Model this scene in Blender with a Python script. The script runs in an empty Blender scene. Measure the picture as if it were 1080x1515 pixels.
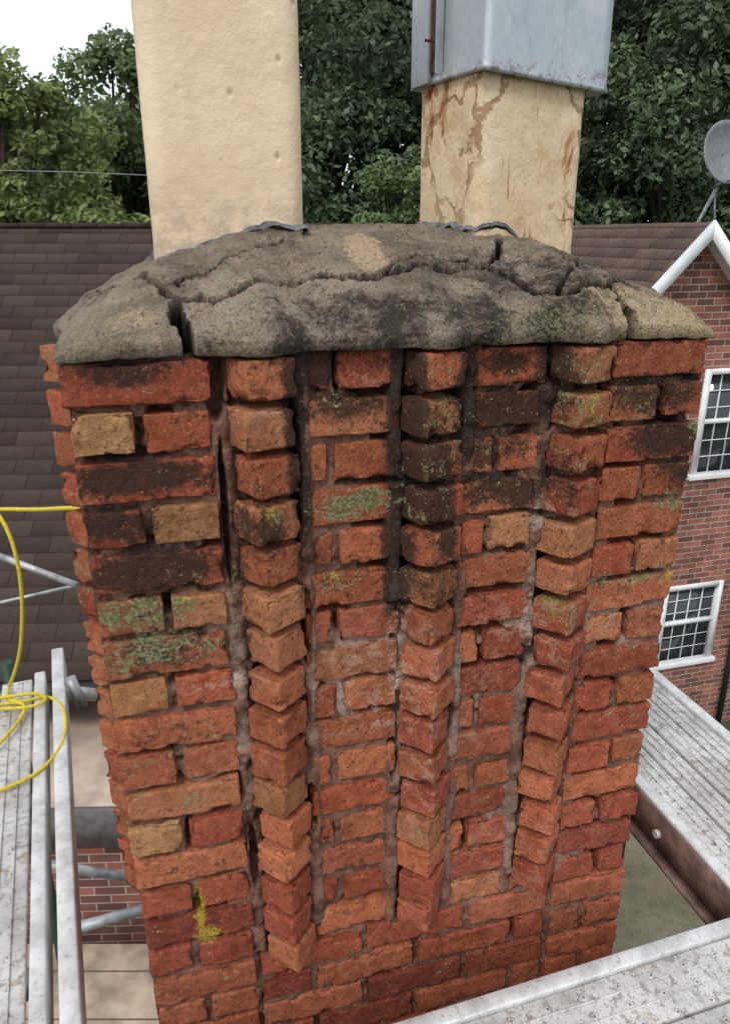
import bpy, math, random
import numpy as np
from mathutils import Vector
random.seed(7); rng=np.random.default_rng(7)
D=bpy.data; C=bpy.context
scene=C.scene
# ------------------------------------------------------------------ basics
CAMZ=6.0; PITCH=math.radians(20.1); FPX=1120.0
AL=math.radians(15.4); CA,SA=math.cos(AL),math.sin(AL)
OX,OY,OZ=-0.370,0.943,CAMZ-0.144       # chimney front-left corner, top of brickwork
W=0.932; DEP=0.70; CH=0.0665            # chimney width, depth, course height

def new_obj(name,data,parent=None):
    o=D.objects.new(name,data); scene.collection.objects.link(o)
    if parent: o.parent=parent
    return o
def empty(name,loc=(0,0,0),rz=0,parent=None):
    o=new_obj(name,None,parent); o.location=loc; o.rotation_euler=(0,0,rz); return o
def mk(name,V,F,mat=None,parent=None,attrs=None,col=None,smooth=True):
    V=np.asarray(V,dtype=np.float32); F=np.asarray(F,dtype=np.int32)
    me=D.meshes.new(name); me.vertices.add(len(V)); me.vertices.foreach_set('co',V.ravel())
    k=F.shape[1]; me.loops.add(F.size); me.loops.foreach_set('vertex_index',F.ravel())
    me.polygons.add(len(F)); me.polygons.foreach_set('loop_start',np.arange(0,F.size,k,dtype=np.int32))
    me.update(calc_edges=True)
    if smooth: me.polygons.foreach_set('use_smooth',np.ones(len(F),dtype=bool))
    for n,a in (attrs or {}).items():
        at=me.attributes.new(n,'FLOAT','POINT'); at.data.foreach_set('value',np.asarray(a,dtype=np.float32))
    if col is not None:
        at=me.attributes.new('Col','FLOAT_COLOR','POINT')
        c4=np.ones((len(V),4),dtype=np.float32); c4[:,:3]=col; at.data.foreach_set('color',c4.ravel())
    if mat: me.materials.append(mat)
    return new_obj(name,me,parent)
def h3(i,j,k,s):
    i=i.astype(np.uint32);j=j.astype(np.uint32);k=k.astype(np.uint32)
    h=i*np.uint32(374761393)+j*np.uint32(668265263)+k*np.uint32(2147483647)+np.uint32((s*974711)&0xffffffff)
    h=(h^(h>>np.uint32(13)))*np.uint32(1274126177); h=h^(h>>np.uint32(16)); h=h*np.uint32(2246822519); h=h^(h>>np.uint32(15))
    return (h&np.uint32(0xffff)).astype(np.float32)/32767.5-1
def vn(P,sc,s=0):
    p=np.asarray(P,dtype=np.float64)*sc+1000.0; i=np.floor(p).astype(np.int64); f=p-i; f=f*f*(3-2*f)
    r=0
    for a in (0,1):
        for b in (0,1):
            for c in (0,1):
                w=(f[:,0] if a else 1-f[:,0])*(f[:,1] if b else 1-f[:,1])*(f[:,2] if c else 1-f[:,2])
                r=r+w*h3(i[:,0]+a,i[:,1]+b,i[:,2]+c,s)
    return r
def fbm(P,sc,o=3,s=0):
    r=0;a=1
    for q in range(o): r=r+a*vn(P,sc*2**q,s+q*17); a*=.5
    return r
def sstep(x,a,b):
    t=np.clip((x-a)/(b-a),0,1); return t*t*(3-2*t)
# tape-measure: sighted point of the survey photograph -> chimney-local point on a real surface
CU=(-OX)*CA+(-OY)*SA; CV=(-OX)*(-SA)+(-OY)*CA; CZ=CAMZ-OZ
def sight(x,y):
    yy=y-757; c,s=math.cos(PITCH),math.sin(PITCH)
    a,b,z=x-540,FPX*c-yy*s,-(FPX*s+yy*c)
    return a*CA+b*SA,-a*SA+b*CA,z
def wall_pt(x,y,v0=0.0):
    du,dv,dz=sight(x,y); k=(v0-CV)/dv; return CU+k*du,CZ+k*dz
# ------------------------------------------------------------------ node helper
class NT:
    def __init__(s,name):
        s.m=D.materials.new(name); s.m.use_nodes=True; s.t=s.m.node_tree; s.n=s.t.nodes; s.b=s.n['Principled BSDF']
    def N(s,typ,**kw):
        n=s.n.new(typ)
        for k,v in kw.items():
            if k.startswith('i_'):
                key=k[2:]; key=int(key) if key.isdigit() else key.replace('_',' ')
                s.put(n.inputs[key],v)
            else: setattr(n,k,v)
        return n
    def put(s,inp,v):
        if isinstance(v,bpy.types.NodeSocket): s.t.links.new(v,inp)
        else: inp.default_value=v
    def math(s,op,a,b=0.0,c=0.0,clamp=False):
        n=s.n.new('ShaderNodeMath'); n.operation=op; n.use_clamp=clamp
        for i,v in enumerate((a,b,c)): s.put(n.inputs[i],v)
        return n.outputs[0]
    def mix(s,f,a,b,mode='MIX'):
        n=s.n.new('ShaderNodeMix'); n.data_type='RGBA'; n.blend_type=mode
        s.put(n.inputs[0],f); 
        for k,v in ((6,a),(7,b)):
            if isinstance(v,tuple) and len(v)==3: v=(*v,1)
            s.put(n.inputs[k],v)
        return n.outputs[2]
    def noise(s,sc,det=4,rough=.55,co=None,dist=0.0):
        n=s.N('ShaderNodeTexNoise'); n.inputs['Scale'].default_value=sc; n.inputs['Detail'].default_value=det
        n.inputs['Roughness'].default_value=rough; n.inputs['Distortion'].default_value=dist
        if co is not None: s.t.links.new(co,n.inputs['Vector'])
        return n.outputs['Fac']
    def voro(s,sc,co=None,out='Distance',feat='F1'):
        n=s.N('ShaderNodeTexVoronoi',feature=feat); n.inputs['Scale'].default_value=sc
        if co is not None: s.t.links.new(co,n.inputs['Vector'])
        return n.outputs[out]
    def obj(s,scale=None,rot=None):
        o=s.N('ShaderNodeTexCoord').outputs['Object']
        if scale or rot:
            m=s.N('ShaderNodeMapping'); s.t.links.new(o,m.inputs[0])
            if scale: m.inputs['Scale'].default_value=scale
            if rot: m.inputs['Rotation'].default_value=rot
            return m.outputs[0]
        return o
    def ramp(s,f,a,b):
        n=s.N('ShaderNodeMapRange',interpolation_type='SMOOTHSTEP'); s.put(n.inputs[0],f)
        n.inputs[1].default_value=a; n.inputs[2].default_value=b; return n.outputs[0]
    def attr(s,name,out='Fac'):
        n=s.N('ShaderNodeAttribute'); n.attribute_name=name; return n.outputs[out]
    def bump(s,h,st=.5,dist=.002,prev=None):
        n=s.N('ShaderNodeBump'); n.inputs['Strength'].default_value=st; n.inputs['Distance'].default_value=dist
        s.put(n.inputs['Height'],h)
        if prev is not None: s.t.links.new(prev,n.inputs['Normal'])
        return n.outputs[0]
    def cen(s,f,k): return s.math('MULTIPLY',s.math('SUBTRACT',f,.5),k)
    def add(s,*a):
        r=a[0]
        for q in a[1:]: r=s.math('ADD',r,q)
        return r
    def done(s,col=None,rough=.9,metal=0.0,nrm=None,spec=.3):
        if col is not None: s.put(s.b.inputs['Base Color'],(*col,1) if isinstance(col,tuple) and len(col)==3 else col)
        s.put(s.b.inputs['Roughness'],rough); s.put(s.b.inputs['Metallic'],metal)
        s.b.inputs['Specular IOR Level'].default_value=spec
        if nrm is not None: s.t.links.new(nrm,s.b.inputs['Normal'])
        return s.m
def plain(name,col,rough=.7,metal=0.0,nsc=20,var=.25,bump=.3,bd=.002):
    t=NT(name); o=t.obj(); n=t.noise(nsc,4,.6,o); f=t.ramp(n,.3,.7)
    c=t.mix(f,tuple(x*(1-var) for x in col),tuple(min(1,x*(1+var)) for x in col))
    return t.done(c,rough,metal,t.bump(t.noise(nsc*6,3,.6,o),bump,bd))
# ------------------------------------------------------------------ weathered masonry materials
def masonry(name,mortar=False):
    t=NT(name); o=t.obj(); o2=t.obj((1,1,1),(1.0,.3,.6))
    fine=t.noise(520,1,.8,o); mid=t.noise(120,4,.72,o2)
    if mortar:
        n=t.noise(22,3,.6,o); base=t.mix(t.ramp(n,.35,.65),(.105,.052,.037),(.23,.122,.088))
        base=t.mix(t.math('MULTIPLY',t.ramp(t.noise(60,3,.7,o),.57,.72),.45),base,(.32,.22,.17))
        base=t.mix(t.math('MULTIPLY',t.attr('pale'),t.ramp(t.noise(30,3,.7,o),.35,.55)),base,(.50,.39,.33))
    else:
        base=t.attr('Col','Color')
        n=t.noise(24,4,.7,o,.3); base=t.mix(t.ramp(n,.25,.75),t.mix(1,base,(.60,.56,.54),'MULTIPLY'),t.mix(1,base,(1.22,1.32,1.34),'MULTIPLY'))
        base=t.mix(t.math('MULTIPLY',t.ramp(mid,.56,.67),.68),base,(.07,.032,.022))
        base=t.mix(t.math('MULTIPLY',t.ramp(mid,.42,.33),.45),base,(.45,.235,.145))
        base=t.mix(t.math('MULTIPLY',t.math('MULTIPLY',t.attr('pale'),.7),t.ramp(t.noise(45,4,.75,o),.47,.62)),base,(.48,.31,.24))
    base=t.mix(t.ramp(fine,.36,.64),t.mix(1,base,(.78,.76,.76),'MULTIPLY'),t.mix(1,base,(1.2,1.2,1.2),'MULTIPLY'))
    sm=t.noise(24,6,.76,o,.4); s_=t.attr('soot_shade')
    sf=t.ramp(t.add(t.math('MULTIPLY',s_,1.0),t.cen(sm,3.0),t.cen(mid,1.1)),.20,.95)
    base=t.mix(t.math('MULTIPLY',sf,.90),base,t.mix(t.ramp(fine,.4,.65),(.014,.011,.010),(.045,.034,.027)))
    mo=t.attr('moss'); sp=t.noise(210,3,.8,o); patch=t.noise(44,3,.7,o2)
    mf=t.ramp(t.add(t.math('MULTIPLY',mo,.38),t.cen(sp,1.3),t.cen(patch,1.5)),.34,.43)
    mc=t.mix(t.ramp(sp,.42,.62),(.085,.100,.032),(.235,.26,.155))
    base=t.mix(t.math('MULTIPLY',mf,.86),base,mc)
    yf=t.ramp(t.add(t.math('MULTIPLY',t.attr('yel'),.50),t.cen(sp,1.5),t.cen(patch,.9)),.30,.42)
    base=t.mix(t.math('MULTIPLY',yf,.85),base,(.37,.285,.035))
    hgt=t.add(t.math('MULTIPLY',mid,1.2),t.math('MULTIPLY',t.voro(230,o),.35),t.math('MULTIPLY',fine,.3))
    nb=t.bump(hgt,.9,.0026 if not mortar else .0034)
    return t.done(base,.95,0,nb,.12)
M_brick=masonry('weathered_brick'); M_mortar=masonry('old_mortar',True)

# ------------------------------------------------------------------ stain maps (chimney-local, metres)
def blobs(lst,v0=0.0):
    out=[]
    for x,y,rx,ry,s in lst:
        u,z=wall_pt(x,y,v0); u2,_=wall_pt(x+rx,y,v0); _,z2=wall_pt(x,y+ry,v0)
        out.append((u,z,abs(u2-u),abs(z2-z),s))
    return out
SOOT=blobs([(190,545,70,24,.8),(205,708,100,25,1.0),(180,778,55,26,.8),(130,830,30,30,.4),(230,843,100,30,1.05),(440,620,16,130,1.1),(470,545,24,40,.85),
 (600,640,20,160,1.4),(590,830,20,90,1.1),(635,700,32,90,.85),(640,850,36,40,.75),(690,590,22,90,1.1),(750,605,66,32,1.0),(740,540,60,18,.65),(745,725,58,24,.75),(720,660,50,30,.7),
 (815,560,22,60,.95),(960,580,64,24,.8),(985,648,58,26,1.0),(1005,700,38,24,.85),(925,590,25,30,.6),(240,965,90,28,.65),(520,600,60,24,.7),(390,775,42,36,.7),(480,845,20,36,.5),(545,540,40,20,.4),
 (250,1095,80,22,.4),(525,1275,55,18,.5),(482,1242,16,18,.8),(360,900,12,120,.5),(450,780,14,110,.6),(660,790,14,60,.8),(300,1290,60,12,.35),(230,1440,60,20,.3),(560,500,400,22,.5),(200,900,80,40,.35),(540,860,60,30,.35),(380,700,50,60,.3),(900,860,60,30,.25),(740,900,60,40,.15),(820,700,20,60,.5)])
MOSS=blobs([(525,750,58,22,1.25),(650,615,28,60,.75),(645,690,32,30,.6),(235,900,60,22,1.0),(225,965,95,28,1.0),(410,755,14,16,1.0),(990,742,34,12,1.1),(855,590,34,56,.75),
 (820,890,20,32,.9),(930,852,56,12,.75),(500,865,44,12,.7),(850,700,30,36,.55),(1030,635,16,14,1.0),(285,1187,30,12,.9),(180,910,25,20,1.0),(350,890,12,70,.7),(950,950,36,10,.55),
 (930,1050,50,12,.45),(610,1215,28,12,.6),(340,640,12,60,.5),(730,670,36,12,.4),(130,880,14,200,.5),(400,830,40,50,.3),(610,960,30,40,.3),(250,1100,60,60,.3),(630,750,30,60,.4),(900,620,100,60,.25)])
YEL=blobs([(294,1345,9,34,1.1),(305,1384,20,11,1.25),(990,850,8,24,.7),(650,620,15,40,.45),(862,590,22,40,.45),(280,885,50,20,.4),(400,750,14,14,.5),(815,890,14,20,.5),(500,860,30,10,.4),(335,660,10,30,.4)])
PALE=blobs([(540,1010,60,60,.8),(620,1060,30,120,.7),(800,930,80,70,.6),(900,920,70,40,.5),(700,1040,60,80,.4),(350,960,40,60,.4),(560,560,50,20,.4),(400,600,40,20,.5),(330,1120,60,60,.3),(760,1250,100,80,.3),(590,970,14,90,1.1),(330,1010,60,10,1.0),(545,1080,60,10,1.0),(800,760,30,20,.8)])
def field(lst,u,z):
    r=np.zeros(len(u))
    for a,b,ra,rb,s in lst:
        d=((u-a)/ra)**2+((z-b)/rb)**2
        r=np.maximum(r,s*np.exp(-(d**1.6)*.6))
    return r
def lean(P):
    k=sstep(P[:,2],-.8,0)
    P[:,0]=P[:,0]+(P[:,0]-.50)*.017*k+.006*sstep(P[:,2],-.7,-1.3)*sstep(P[:,0],.5,.2)
    return P
# ------------------------------------------------------------------ brick maker
BV=[];BF=[];BC=[];nbv=0
def axis(h,r,res):
    n=max(2,int(2*(h-r)/res)+1)
    return np.concatenate([[-h,-h+r*.3,-h+r*.65],np.linspace(-(h-r),h-r,n),[h-r*.65,h-r*.3,h]])
def boxgrid(hx,hy,hz,r,res):
    ax=[axis(hx,r,res),axis(hy,r,res*1.6),axis(hz,r,res)]; H=[hx,hy,hz]
    Vs=[];Fs=[];n=0
    for a in range(3):
        b,c=[(1,2),(2,0),(0,1)][a]
        for sg in (-1,1):
            g1,g2=np.meshgrid(ax[b],ax[c],indexing='ij'); P=np.zeros((g1.size,3)); P[:,b]=g1.ravel();P[:,c]=g2.ravel();P[:,a]=sg*H[a]
            nb,nc=g1.shape; I=np.arange(nb*nc).reshape(nb,nc)
            q=np.stack([I[:-1,:-1],I[1:,:-1],I[1:,1:],I[:-1,1:]],-1).reshape(-1,4)
            if sg<0: q=q[:,::-1]
            Vs.append(P);Fs.append(q+n);n+=len(P)
    return np.concatenate(Vs),np.concatenate(Fs)
PAL=[(.355,.096,.048),(.325,.082,.043),(.38,.118,.058),(.295,.074,.043),(.385,.145,.072),(.34,.10,.055),(.36,.108,.053),(.39,.13,.064)]
TAN=(.38,.20,.092)
def brick(u,v,z,su,sv,sz,yaw=0.0,res=.0042,col=None,rad=None,rough=1.0,tilt=0.0):
    global nbv
    r=rad or random.uniform(.002,.0042); hx,hy,hz=su/2,sv/2,sz/2
    P,F=boxgrid(hx,hy,hz,r,res); H=np.array([hx,hy,hz]); q=np.clip(P,-(H-r),H-r); d=P-q; L=np.linalg.norm(d,axis=1,keepdims=True); nrm=d/np.maximum(L,1e-9)
    P=q+nrm*r
    sd=np.array([random.uniform(0,50) for _ in range(3)])
    dis=.0011*fbm(P+sd,24,2,3)+.0010*fbm(P+sd,95,3,5)
    spall=sstep(vn(P+sd,20,14),.35,.55)*random.choice([0,.0,.0015,.003])
    cnt=(np.abs(P)>H-r*1.9).sum(1); chip=sstep(fbm(P+sd,50,2,9),.10,.75)*(cnt>=2)*.0065
    P=P+nrm*((dis*rough-chip-spall)[:,None])
    P[:,2]+=.0012*vn((P+sd)*np.array([1,1,.2]),22,31); P[:,0]+=.0012*vn((P+sd)*np.array([.2,1,1]),22,32)
    t=tilt; cy,sy=math.cos(t),math.sin(t); P=np.stack([P[:,0]*cy-P[:,2]*sy,P[:,1],P[:,0]*sy+P[:,2]*cy],1)
    cy,sy=math.cos(yaw),math.sin(yaw); P=np.stack([P[:,0]*cy-P[:,1]*sy,P[:,0]*sy+P[:,1]*cy,P[:,2]],1)
    P=P+np.array([u,v,z])
    c=np.array(col if col is not None else random.choice(PAL))*random.uniform(.78,1.15)
    BV.append(P);BF.append(F+nbv);BC.append(np.tile(c,(len(P),1)));nbv+=len(P)
def run(u0,u1,zc,vf,depth=.09,n=1,frac=.5,res=.0042,g=.010,loose=1.0,cols=None,**k):
    cuts=[u0,u1] if n==1 else [u0,u0+(u1-u0)*frac,u1]
    for q,(a,b) in enumerate(zip(cuts[:-1],cuts[1:])):
        a2=a+(g/2 if a>u0 else 0); b2=b-(g/2 if b<u1 else 0)
        jit=random.uniform(-.003,.0035)*loose
        hgt=.0560+random.uniform(-.0045,.001)
        kk=dict(k)
        if cols and cols[q] is not None: kk['col']=cols[q]
        brick((a2+b2)/2,vf+depth/2+jit,zc+random.uniform(-.002,.002)*loose,b2-a2-random.uniform(0,.004),depth,hgt,res=res,tilt=random.uniform(-.016,.016)*loose,yaw=random.uniform(-.015,.015)*loose,**kk)
RIBS=[.244,.489,.721]; NC=16
P1,P2=.180,.768
DK=[(.31,.080,.044),(.27,.068,.040),(.335,.092,.050),(.245,.060,.038),(.35,.108,.058)]
for i in range(29):
    zc=-CH*(i+.5); odd=i%2
    lo=i>=NC
    fl=random.uniform(.45,.56)
    cc=random.choice(DK) if i>=13 else None
    ca={1:[TAN,None],3:[None,(.35,.17,.08)],5:[(.30,.12,.06),(.33,.14,.07)],7:[(.36,.16,.07),None],11:[(.37,.19,.09),None]}.get(i)
    run(random.uniform(-.003,.003),P1+random.uniform(-.004,.002),zc,0,n=2 if odd else 1,frac=fl,col=cc,cols=ca)
    run(P2+random.uniform(-.003,.003),W+random.uniform(-.003,.003),zc,0,n=2 if odd else 1,frac=random.uniform(.45,.6),col=cc)
    if not lo:
        vf=.012
        a,b=.293,.443
        if i%2==0: run(a,b,zc+.002,vf,n=2,frac=random.uniform(.27,.38))
        else: run(a,b,zc+.002,vf,col=(.33,.13,.065) if i==7 else None)
        a,b=.540,.668
        if i in(2,4,7,9,11,13): run(a,b,zc-.003,vf,n=2,frac=random.uniform(.3,.42),cols=[None,(.37,.17,.08) if i==4 else None])
        else: run(a,b,zc-.003,vf)
    for ri,ru in enumerate(RIBS):
        zr=zc*(1.010,.998,1.035)[ri]
        if i>=(16,16,15)[ri]: continue
        f=min(1,max(0,(i-1)/8)); yaw=math.radians(22+23*f+random.uniform(-4,4))
        s=.0645+random.uniform(-.002,.003)
        brick(ru+random.uniform(-.004,.004),random.uniform(-.004,.004)+(.006*(1-f)),zr,s+.010*(1-f),s,.0550+random.uniform(-.004,.001),yaw=yaw,rad=random.uniform(.0025,.005)+.002*(1-f),tilt=random.uniform(-.02,.02),col=random.choice(PAL+[(.36,.15,.07),(.35,.14,.07)]))
    if lo or i==15:
        x=P1+.006-(.10 if odd else 0)
        x1=P2-.006; x0=P1+.006
        if i==15: x0=.675; x=x0
        while x<x1:
            a=max(x,x0); b=min(x+.194,x1)
            if b-a>.03: run(a,b,zc,.008 if lo else .012,col=random.choice(DK),loose=.6)
            x+=.204
    for side in (0,1):
        uf=0.0 if side==0 else W
        sg=1 if side==0 else -1
        def sb(a,b,off=0):
            brick(uf+sg*(.045+off),(a+b)/2,zc+random.uniform(-.0015,.0015),.09,b-a-.008,.055,res=.008,yaw=random.uniform(-.01,.01),col=cc)
        if not lo:
            sb(.096,.178); sb(.27,.42,.012) if odd else (sb(.27,.32,.012),sb(.32,.42,.012)); sb(.515,.60); sb(.60,.70)
            for rv in (.225,.468):
                brick(uf-sg*.002,rv,zc-.004,.068,.068,.055,yaw=math.radians(45+random.uniform(-4,4)),res=.008)
        else:
            x=.096-(.1 if odd else 0)
            while x<DEP: a=max(x,.096);b=min(x+.204,DEP); (sb(a,b,.004) if b-a>.03 else None); x+=.204
chimney=empty('brick_chimney',(OX,OY,OZ),AL)
V=np.concatenate(BV);F=np.concatenate(BF);Cc=np.concatenate(BC)
def stains(V):
    u,z=V[:,0],V[:,2]; front=sstep(V[:,1],.10,.04)
    n=fbm(V,14,2,40)
    so=field(SOOT,u,z)*front+.15*sstep(n,.1,.9)
    so=so+.17*sstep(z,-.85,-.05)
    mo=field(MOSS,u,z)*front+.22*sstep(fbm(V,9,2,41),-.2,.8)*sstep(z,-1.5,-.5)+.3*(1-front)
    return so,mo,field(YEL,u,z)*front,field(PALE,u,z)*front
so,mo,ye,pa=stains(V)
V=lean(V)
mk('brickwork',V,F,M_brick,chimney,{'soot_shade':so,'moss':mo,'yel':ye,'pale':pa},Cc)
# ---- mortar body: front sheet with real recessed / missing joints
nu,nz=320,600; us=np.linspace(-.0,W,nu); zs=np.linspace(-1.95,0.0,nz)
U,Z=np.meshgrid(us,zs,indexing='ij'); P=np.stack([U.ravel(),0*U.ravel(),Z.ravel()],1); u,z=P[:,0],P[:,2]
pil=np.maximum(sstep(u,P1+.006,P1),sstep(u,P2-.006,P2))
v=.0205-.0105*pil
lowz=sstep(z,-NC*CH+.01,-NC*CH-.01); v=v*(1-lowz)+lowz*(.0145-.006*pil)
chm=np.zeros(len(u))
for ri,ru in enumerate(RIBS):
    ch=np.exp(-((np.abs(u-ru)-.053)/.015)**4)*(1-lowz); keep=sstep(fbm(P,9,2,90+ri),-.85,-.35)
    v=v-.0155*ch*keep*(1+.25*vn(P,30,8))*(1-.6*pil); chm=np.maximum(chm,ch*keep)
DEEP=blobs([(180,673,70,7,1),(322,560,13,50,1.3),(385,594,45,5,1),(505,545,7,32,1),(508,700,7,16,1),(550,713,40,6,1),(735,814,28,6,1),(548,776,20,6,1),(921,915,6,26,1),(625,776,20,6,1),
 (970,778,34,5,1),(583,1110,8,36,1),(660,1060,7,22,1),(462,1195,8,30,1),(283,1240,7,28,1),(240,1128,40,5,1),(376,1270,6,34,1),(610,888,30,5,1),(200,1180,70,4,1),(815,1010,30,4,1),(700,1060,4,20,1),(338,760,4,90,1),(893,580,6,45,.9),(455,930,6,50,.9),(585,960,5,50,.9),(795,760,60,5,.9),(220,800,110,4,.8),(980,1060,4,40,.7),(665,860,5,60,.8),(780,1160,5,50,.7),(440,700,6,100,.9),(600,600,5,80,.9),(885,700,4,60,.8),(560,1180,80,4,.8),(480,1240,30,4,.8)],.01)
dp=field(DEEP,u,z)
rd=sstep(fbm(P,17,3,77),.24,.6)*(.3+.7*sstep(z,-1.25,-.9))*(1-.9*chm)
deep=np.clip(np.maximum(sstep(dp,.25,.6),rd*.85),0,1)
v=v+.0035*fbm(P,40,3,50)+.0014*fbm(P,150,2,51)+deep*.040
P[:,1]=v
I=np.arange(nu*nz).reshape(nu,nz); q=np.stack([I[:-1,:-1],I[1:,:-1],I[1:,1:],I[:-1,1:]],-1).reshape(-1,4)
so,mo,ye,pa=stains(P); so=so+.4*deep; P=lean(P)  # on top of stains, shade of the deep joints is painted into the colour
mk('mortar_joints',P,q,M_mortar,chimney,{'soot_shade':so,'moss':mo*.6,'yel':ye*.8,'pale':pa})
def box(name,x0,x1,y0,y1,z0,z1,mat,parent=None,bev=0.0):
    V=[(x,y,z) for x in (x0,x1) for y in (y0,y1) for z in (z0,z1)]
    F=[(0,1,3,2),(4,6,7,5),(0,4,5,1),(2,3,7,6),(0,2,6,4),(1,5,7,3)]
    o=mk(name,V,F,mat,parent,smooth=False)
    if bev:
        m=o.modifiers.new('b','BEVEL'); m.width=bev; m.segments=2
    return o
box('core',.012,W-.012,.080,DEP-.01,-6.0+.146,-.003,M_mortar,chimney)
box('lower_stack',.002,W-.002,.012,DEP-.0,-OZ,-29*CH,M_mortar,chimney)
# ------------------------------------------------------------------ cement crown
def vout(u):
    r=-.007+0*u
    for ru in RIBS: r=r-.026*np.exp(-((u-ru)/.040)**2)
    Q=np.stack([u,0*u,0*u],1)
    return r+.0045*fbm(Q,26,3,15)
def uleft(v): return -.003-.020*np.exp(-((v-.225)/.05)**2)-.02*np.exp(-((v-.468)/.05)**2)+.003*vn(np.stack([v,0*v,0*v],1),40,16)
def uright(v): return W+.003+.012*np.exp(-((v-.225)/.05)**2)+.003*vn(np.stack([v,0*v,0*v],1),40,17)
VB=DEP+.03
def ctop(u,v,noise=True):
    u=np.atleast_1d(np.asarray(u,float)); v=np.atleast_1d(np.asarray(v,float))
    du=np.minimum(u-uleft(v),uright(v)-u); dv=np.minimum((v-vout(u)),VB-v)
    k=42; du=np.clip(du,-.01,1);dv=np.clip(dv,-.01,1)
    d=-np.log(np.exp(-k*du)+np.exp(-k*dv))/k+.0165; d=np.clip(d,0,1)
    z=.003+.094*(1-np.exp(-(d/.078)**1.08))+.062*sstep(d,.04,.36)
    if noise:
        P=np.stack([u,v,0*u],1); e=sstep(d,0,.05)
        z=z+.0040*fbm(P,9,2,60)*e+(.0020*fbm(P,38,3,61)+.0016*fbm(P,140,3,62))*(.45+.55*e)
        z=z+.0022*sstep(fbm(P,16,3,63),.0,.08)*e
    return z
def crown_pt(x,y):
    du,dv,dz=sight(x,y)
    ks=np.linspace(.0005,.0022,900); uu=CU+ks*du; vv=CV+ks*dv; zz=CZ+ks*dz
    ok=(zz<ctop(uu,vv,False))&(vv>-.06)
    i=np.argmax(ok) if ok.any() else 500
    return uu[i],vv[i]
na,nb=540,340
A,B=np.meshgrid(np.linspace(0,1,na),np.linspace(0,1,nb)**1.35,indexing='ij'); a=A.ravel();b=B.ravel()
u=-.03+a*(W+.06); v=vout(u)+b*(VB-vout(u)); u=uleft(v)+a*(uright(v)-uleft(v)); v=vout(u)+b*(VB-vout(u))
z=ctop(u,v)
P0=np.stack([u,v,0*u],1)
CR=[([(205,412),(240,424),(268,440),(274,478),(288,510),(312,524),(330,532)],.0080,.05,0),
    ([(283,438),(330,440),(400,414),(432,424),(500,408),(560,402),(640,394),(715,388),(733,375),(738,352)],.0048,.028,.0025),
    ([(715,388),(748,402),(785,430),(850,434),(905,418),(935,422)],.0052,.028,.0025),
    ([(895,425),(915,452),(932,470),(942,496)],.0050,.035,0),
    ([(820,428),(850,400),(840,375)],.0028,.012,0),([(570,395),(640,380),(700,384)],.0028,.012,0),([(240,424),(330,395),(420,360)],.0024,.010,0),([(150,432),(205,412)],.0028,.01,0)]
crk=np.zeros(len(u))
wob=np.stack([u+.005*vn(P0,50,70)+.003*vn(P0,150,71),v+.005*vn(P0,50,72)+.003*vn(P0,150,73)],1)
for pts,wd,dpth,stp in CR:
    pl=[crown_pt(*p) for p in pts]; dmin=np.full(len(u),9.); sd_=np.zeros(len(u))
    for (x0,y0),(x1,y1) in zip(pl[:-1],pl[1:]):
        dx,dy=x1-x0,y1-y0; L2=dx*dx+dy*dy+1e-12
        t=np.clip(((wob[:,0]-x0)*dx+(wob[:,1]-y0)*dy)/L2,0,1)
        dd_=np.hypot(wob[:,0]-x0-t*dx,wob[:,1]-y0-t*dy); cl=dd_<dmin
        sgn=np.sign(dx*(wob[:,1]-y0)-dy*(wob[:,0]-x0)); sd_=np.where(cl,sgn,sd_); dmin=np.minimum(dmin,dd_)
    wv_=wd*(1+.4*vn(P0,25,75))
    m=sstep(dmin,wv_*1.15,wv_*.6); z=z-dpth*m; crk=np.maximum(crk,sstep(dmin,wv_*1.35,wv_*.8))
    if stp: z=z-stp*np.exp(-(dmin/.03)**2)*(sd_<0)*(1-m)
def cblob(lst):
    r=np.zeros(len(u))
    for x,y,rx,ry,s in lst:
        cu,cv=crown_pt(x,y); cu2,_=crown_pt(x+rx,y); _,cv2=crown_pt(x,y-ry); _,cv3=crown_pt(x,y+ry)
        ru=max(abs(cu2-cu),.012); rv=min(.10,max(abs(cv2-cv),abs(cv3-cv),.012))
        r=np.maximum(r,s*np.exp(-((((u-cu)/ru)**2+((v-cv)/rv)**2)**1.5)))
    return r
tan=cblob([(540,372,36,28,1.0),(200,468,60,22,.7),(215,382,26,10,.7),(985,465,50,28,.85),(690,432,26,18,.6),(780,375,40,16,.5),(350,470,40,15,.4),(600,490,30,12,.4)])
dark=cblob([(560,470,150,38,.9),(440,500,46,28,.95),(330,350,60,12,.3),(840,460,80,34,.9),(430,370,60,12,.45),(860,400,50,14,.7),(300,400,60,14,.4),(700,480,70,28,.85),(150,440,30,16,.5),(250,425,40,12,.5),(760,410,50,12,.6),(640,430,60,16,.6),(330,500,40,14,.5),(450,450,50,14,.6)])
moss=cblob([(150,470,70,25,.7),(360,480,60,30,.5),(940,450,50,25,.7),(800,490,80,14,.7),(860,470,60,30,.6),(480,350,60,14,.3),(620,450,60,18,.4),(130,500,40,14,.7)])
near=np.exp(-(b/.05)**2)
v=v+crk*.035*near; z=np.where(near>.3,np.maximum(z,.002),z)
V=np.stack([u,v,z],1); G=np.arange(na*nb).reshape(na,nb)
F=[np.stack([G[:-1,:-1],G[1:,:-1],G[1:,1:],G[:-1,1:]],-1).reshape(-1,4)]
ring=np.concatenate([G[:,0],G[-1,1:],G[::-1,-1][1:],G[0,::-1][1:-1]]); n=len(ring)
prev=ring; off=len(V); VV=[V]; at=[crk,tan,dark,moss]; att=[[x] for x in at]
E=V[ring]
inw=np.zeros_like(E); 
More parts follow.
